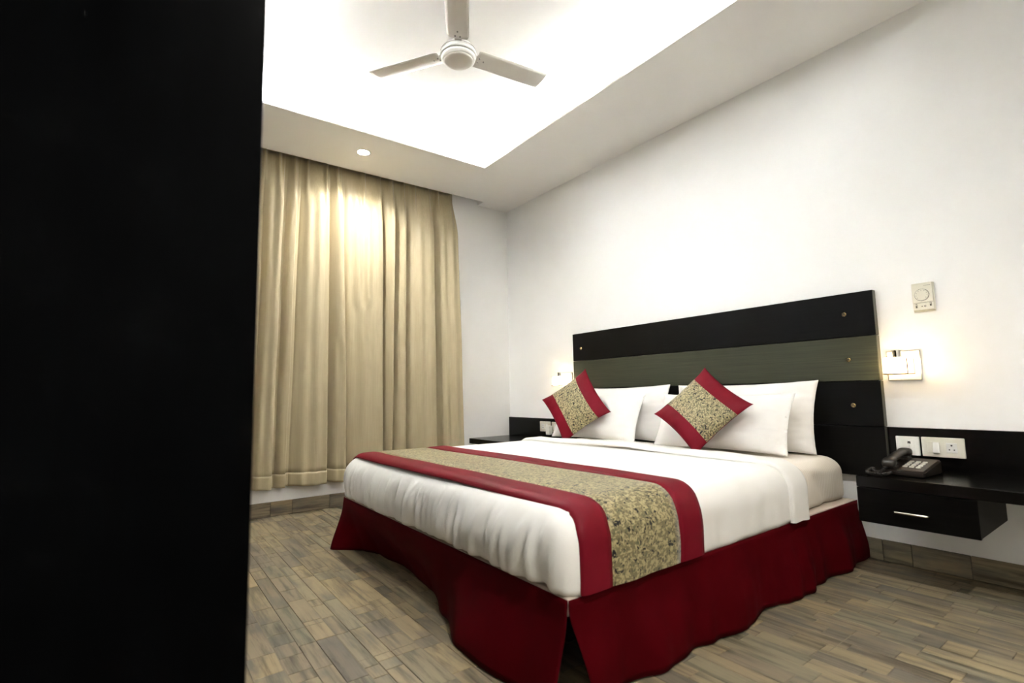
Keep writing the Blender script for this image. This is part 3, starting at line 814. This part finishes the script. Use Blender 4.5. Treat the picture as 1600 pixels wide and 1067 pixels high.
# ------------------------------------------------------------------ bedside sconces
def sconce(yc, zc, lab, arm):
    t = empty('wall_sconce', (0, yc, zc), lab, 'wall lamp', 'bedside wall sconces')
    b = NB(); box(b, -.012, -.0005, yc - .065, yc + .065, zc - .069, zc + .069, .002, 2); obj('wall_plate', b, M_white, t)
    b = NB(); box(b, -.0145, -.012, yc - .0662, yc + .0662, zc - .0702, zc - .0688); box(b, -.0145, -.012, yc - .0662, yc - .0648, zc - .0702, zc + .0702)
    box(b, -.0145, -.012, yc - .0662, yc + .0662, zc + .0688, zc + .0702); box(b, -.0145, -.012, yc + .0648, yc + .0662, zc - .0702, zc + .0702); obj('plate_rim', b, M_chrome, t)
    b = NB(); cyl(b, (-.012, yc, zc + .010), (-.016, yc, zc + .010), .03, n=24); obj('rose', b, M_chrome, t)
    b = NB(); tube(b, [(-.014, yc, zc + .010), (-.030, yc, zc + .014), (-.038, yc, zc + .04), (-.05, yc, zc + .060), (-.092, yc, zc + .066)], .006, 10); obj('arm', b, M_chrome, t, True)
    b = NB(); cyl(b, (-.092, yc, zc + .036), (-.092, yc, zc + .064), .017, n=20); cyl(b, (-.092, yc, zc + .064), (-.092, yc, zc + .070), .021, n=20); obj('lamp_holder', b, M_chrome, t)
    b = NB(); box(b, -.140, -.046, yc - .047, yc + .047, zc - .038, zc + .036, .012, 4); obj('glass_shade', b, M_glow, t, True)
    b = NB(); box(b, -.135, -.051, yc - .042, yc + .042, zc - .0425, zc - .0385, .001, 1); obj('shade_rim', b, M_chrome, t)
    b = NB()  # frame bars at right and bottom, darkened to paint in the lampshade's shadow outline
    for sx in (-.1405, -.0455):
        box(b, sx - .002, sx + .002, yc - .0510, yc - .0470, zc - .040, zc + .030)
        box(b, sx - .002, sx + .002, yc - .0510, yc + .048, zc - .0435, zc - .0385)
    box(b, -.1405, -.0455, yc - .0510, yc - .0470, zc - .0435, zc - .0385); box(b, -.1405, -.0455, yc + .044, yc + .048, zc - .0435, zc - .0385)
    obj('frame_shadow_outline', b, M_shadow_outline, t)
sconce(-3.2275, .942, 'lit square wall sconce on the wall above the telephone', 1)
sconce(-.845, .942, 'lit square wall sconce on the wall beside the corner, behind a cushion', 1)

# ------------------------------------------------------------------ thermostat
tm = empty('thermostat', (0, -3.328, 1.188), 'cream wall thermostat with round dial above the lit sconce', 'thermostat')
yA, yB, zA, zB = -3.370, -3.287, 1.190, 1.326
b = NB(); box(b, -.012, -.0005, yA, yB, zA, zB, .003, 2); obj('back_case', b, M_cream, tm)
b = NB(); box(b, -.026, -.0115, yA + .002, yB - .002, zA + .042, zB - .001, .004, 2); obj('cover', b, M_cream, tm)
b = NB(); box(b, -.022, -.0115, yA + .002, yB - .002, zA + .008, zA + .0415, .003, 2); obj('lower_cover', b, M_cream, tm)
b = NB()
cyl(b, (-.0245, -3.327, 1.268), (-.0268, -3.327, 1.268), .0285, n=40); obj('dial_recess', b, M_mark, tm)
b = NB(); cyl(b, (-.0262, -3.327, 1.268), (-.031, -3.327, 1.268), .0272, .0262, n=40); dl = obj('dial', b, M_cream, tm)
b = NB()
for k in range(9):
    a = math.radians(-40 + 260 * k / 8); y_, z_ = -3.327 + .021 * math.cos(a), 1.268 + .021 * math.sin(a)
    box(b, -.0313, -.0309, y_ - .0008, y_ + .0008, z_ - .002, z_ + .002)
obj('dial_marks', b, M_mark, dl)
b = NB(); box(b, -.0264, -.0258, -3.362, -3.336, 1.3105, 1.3120); obj('print_line', b, M_mark, tm)
for y_, z_ in ((-3.302, 1.2175), (-3.356, 1.2215)):
    b = NB(); box(b, -.0226, -.0215, y_ - .0035, y_ + .0035, z_ - .009, z_ + .009, .0005, 1); sl = obj('slide_slot', b, M_mark, tm)
    b = NB(); box(b, -.0255, -.0224, y_ - .0025, y_ + .0025, z_ + .001, z_ + .006, .0005, 1); obj('slide_knob', b, M_cream, sl)
b = NB(); box(b, -.0224, -.0218, -3.326, -3.321, 1.2125, 1.2165); lathe(b, [(.002, 0), (.0042, 0), (.0042, .0004), (.002, .0004)], (0, 0, 0), 14)
for v in b.verts:
    if abs(v.co.x) < .006 and abs(v.co.y) < .006 : v.co = Vector((-.0224 + v.co.z, -3.335 + v.co.y, 1.2145 + v.co.x))
obj('print_symbol', b, M_mark, tm)

# ------------------------------------------------------------------ telephone
ph = empty('telephone', (-.25, -3.28, RZ), 'dark brown desk telephone on the black bedside unit', 'telephone')
PM = Matrix.Translation((-.245, -3.285, RZ)) @ Matrix.Rotation(math.radians(-4), 4, 'Z')
# local: +x towards wall (back), +y towards the bed (viewer's left), z up
def wedge(bm, x0, x1, y0, y1, zf, zb_, zbase, bev):
    vs = [bm.verts.new(v) for v in ((x0, y0, zbase), (x1, y0, zbase), (x1, y1, zbase), (x0, y1, zbase), (x0, y0, zf), (x1, y0, zb_), (x1, y1, zb_), (x0, y1, zf))]
    for q in ((0, 1, 2, 3), (4, 5, 6, 7), (0, 1, 5, 4), (1, 2, 6, 5), (2, 3, 7, 6), (3, 0, 4, 7)): bm.faces.new([vs[i] for i in q])
    bmesh.ops.bevel(bm, geom=list(bm.edges), offset=bev, segments=2, affect='EDGES')
    for v in bm.verts: v.co = PM @ v.co
    return bm
b = NB(); wedge(b, -.095, .095, -.078, .078, .024, .060, .003, .005); obj('base', b, M_phone, ph)
b = NB(); wedge(b, -.090, .088, -.074, .020, .0275, .0615, .022, .002); face = obj('face_panel', b, M_phone2, ph)
for i in range(4):
    for j in range(3):
        xx = -.045 + .024 * i; yy = .006 - .024 * j; zz = .0275 + (xx + .09) / .178 * .034
        mk = PM @ Matrix.Translation((xx, yy, zz)) @ Matrix.Rotation(-math.atan2(.034, .178), 4, 'Y')
        b = NB(); box(b, -.007, .007, -.008, .008, -.001, .0045, .0012, 1, mk); obj('key', b, M_key, face)
for dx in (-.067, .067):
    zc = .030 + (dx + .09) / .178 * .034
    b = NB(); box(b, dx - .022, dx + .022, .026, .074, zc - .008, zc + .006, .004, 2, PM); obj('cradle', b, M_phone, ph)
def handset():
    b = NB(); slope = .034 / .178; rows = []
    for i in range(21):
        t = i / 20; x = lerp(-.102, .102, t); e = abs(2 * t - 1)
        hw = .019 + .007 * smooth((e - .5) / .25) - .010 * smooth((e - .9) / .1)
        hh = .011 + .007 * smooth((e - .55) / .2) - .007 * smooth((e - .9) / .1)
        z = .052 + (x + .09) * slope + .010 * math.sin(PI * t) - .003 * smooth((e - .55) / .2)
        row = []
        for k in range(20):
            a = 2 * PI * k / 20; ca, sa = math.cos(a), math.sin(a)
            row.append(b.verts.new(PM @ Vector((x, .05 + hw * math.copysign(abs(ca) ** .6, ca), z + hh * math.copysign(abs(sa) ** .6, sa)))))
        rows.append(row)
    for A, B in zip(rows, rows[1:]):
        for k in range(20): b.faces.new((A[k], A[(k + 1) % 20], B[(k + 1) % 20], B[k]))
    b.faces.new(rows[0][::-1]); b.faces.new(rows[-1])
    return b
obj('handset', handset(), M_phone, ph, True)
# coiled cord: from the handset's front end, looping left over the shelf and back to the base
path = [(-.338, -3.222, RZ + .038), (-.350, -3.210, RZ + .018), (-.345, -3.185, RZ + .011), (-.30, -3.160, RZ + .012), (-.275, -3.150, RZ + .014), (-.290, -3.145, RZ + .012), (-.345, -3.152, RZ + .010), (-.392, -3.172, RZ + .0095), (-.402, -3.205, RZ + .0095), (-.385, -3.232, RZ + .0105), (-.345, -3.238, RZ + .014)]
def spline(pts, n):
    pts = [Vector(p) for p in pts]; out = []
    for i in range(len(pts) - 1):
        p0 = pts[max(i - 1, 0)]; p1 = pts[i]; p2 = pts[i + 1]; p3 = pts[min(i + 2, len(pts) - 1)]
        for k in range(n):
            t = k / n
            out.append(.5 * ((2 * p1) + (p2 - p0) * t + (2 * p0 - 5 * p1 + 4 * p2 - p3) * t * t + (3 * p1 - p0 - 3 * p2 + p3) * t ** 3))
    out.append(pts[-1]); return out
sp = spline(path, 60); coil = []; ang = 0
for i, p in enumerate(sp):
    d = (sp[min(i + 1, len(sp) - 1)] - sp[max(i - 1, 0)]); 
    ang += d.length / 2 / .0052 * 2 * PI; d.normalize()
    a = Vector((0, 0, 1)); a = (a - d * a.dot(d)).normalized(); c = d.cross(a)
    coil.append(p + (a * math.cos(ang) + c * math.sin(ang)) * .0062)
b = NB(); tube(b, coil, .0019, 5); obj('coiled_cord', b, M_cord, ph, True)
b = NB(); tube(b, spline([(-.031, -3.2235, .577), (-.037, -3.2245, .571), (-.035, -3.226, .55), (-.06, -3.23, .53), (-.135, -3.24, RZ + .052)], 12), .0013, 6); obj('line_cord', b, M_white, ph, True)
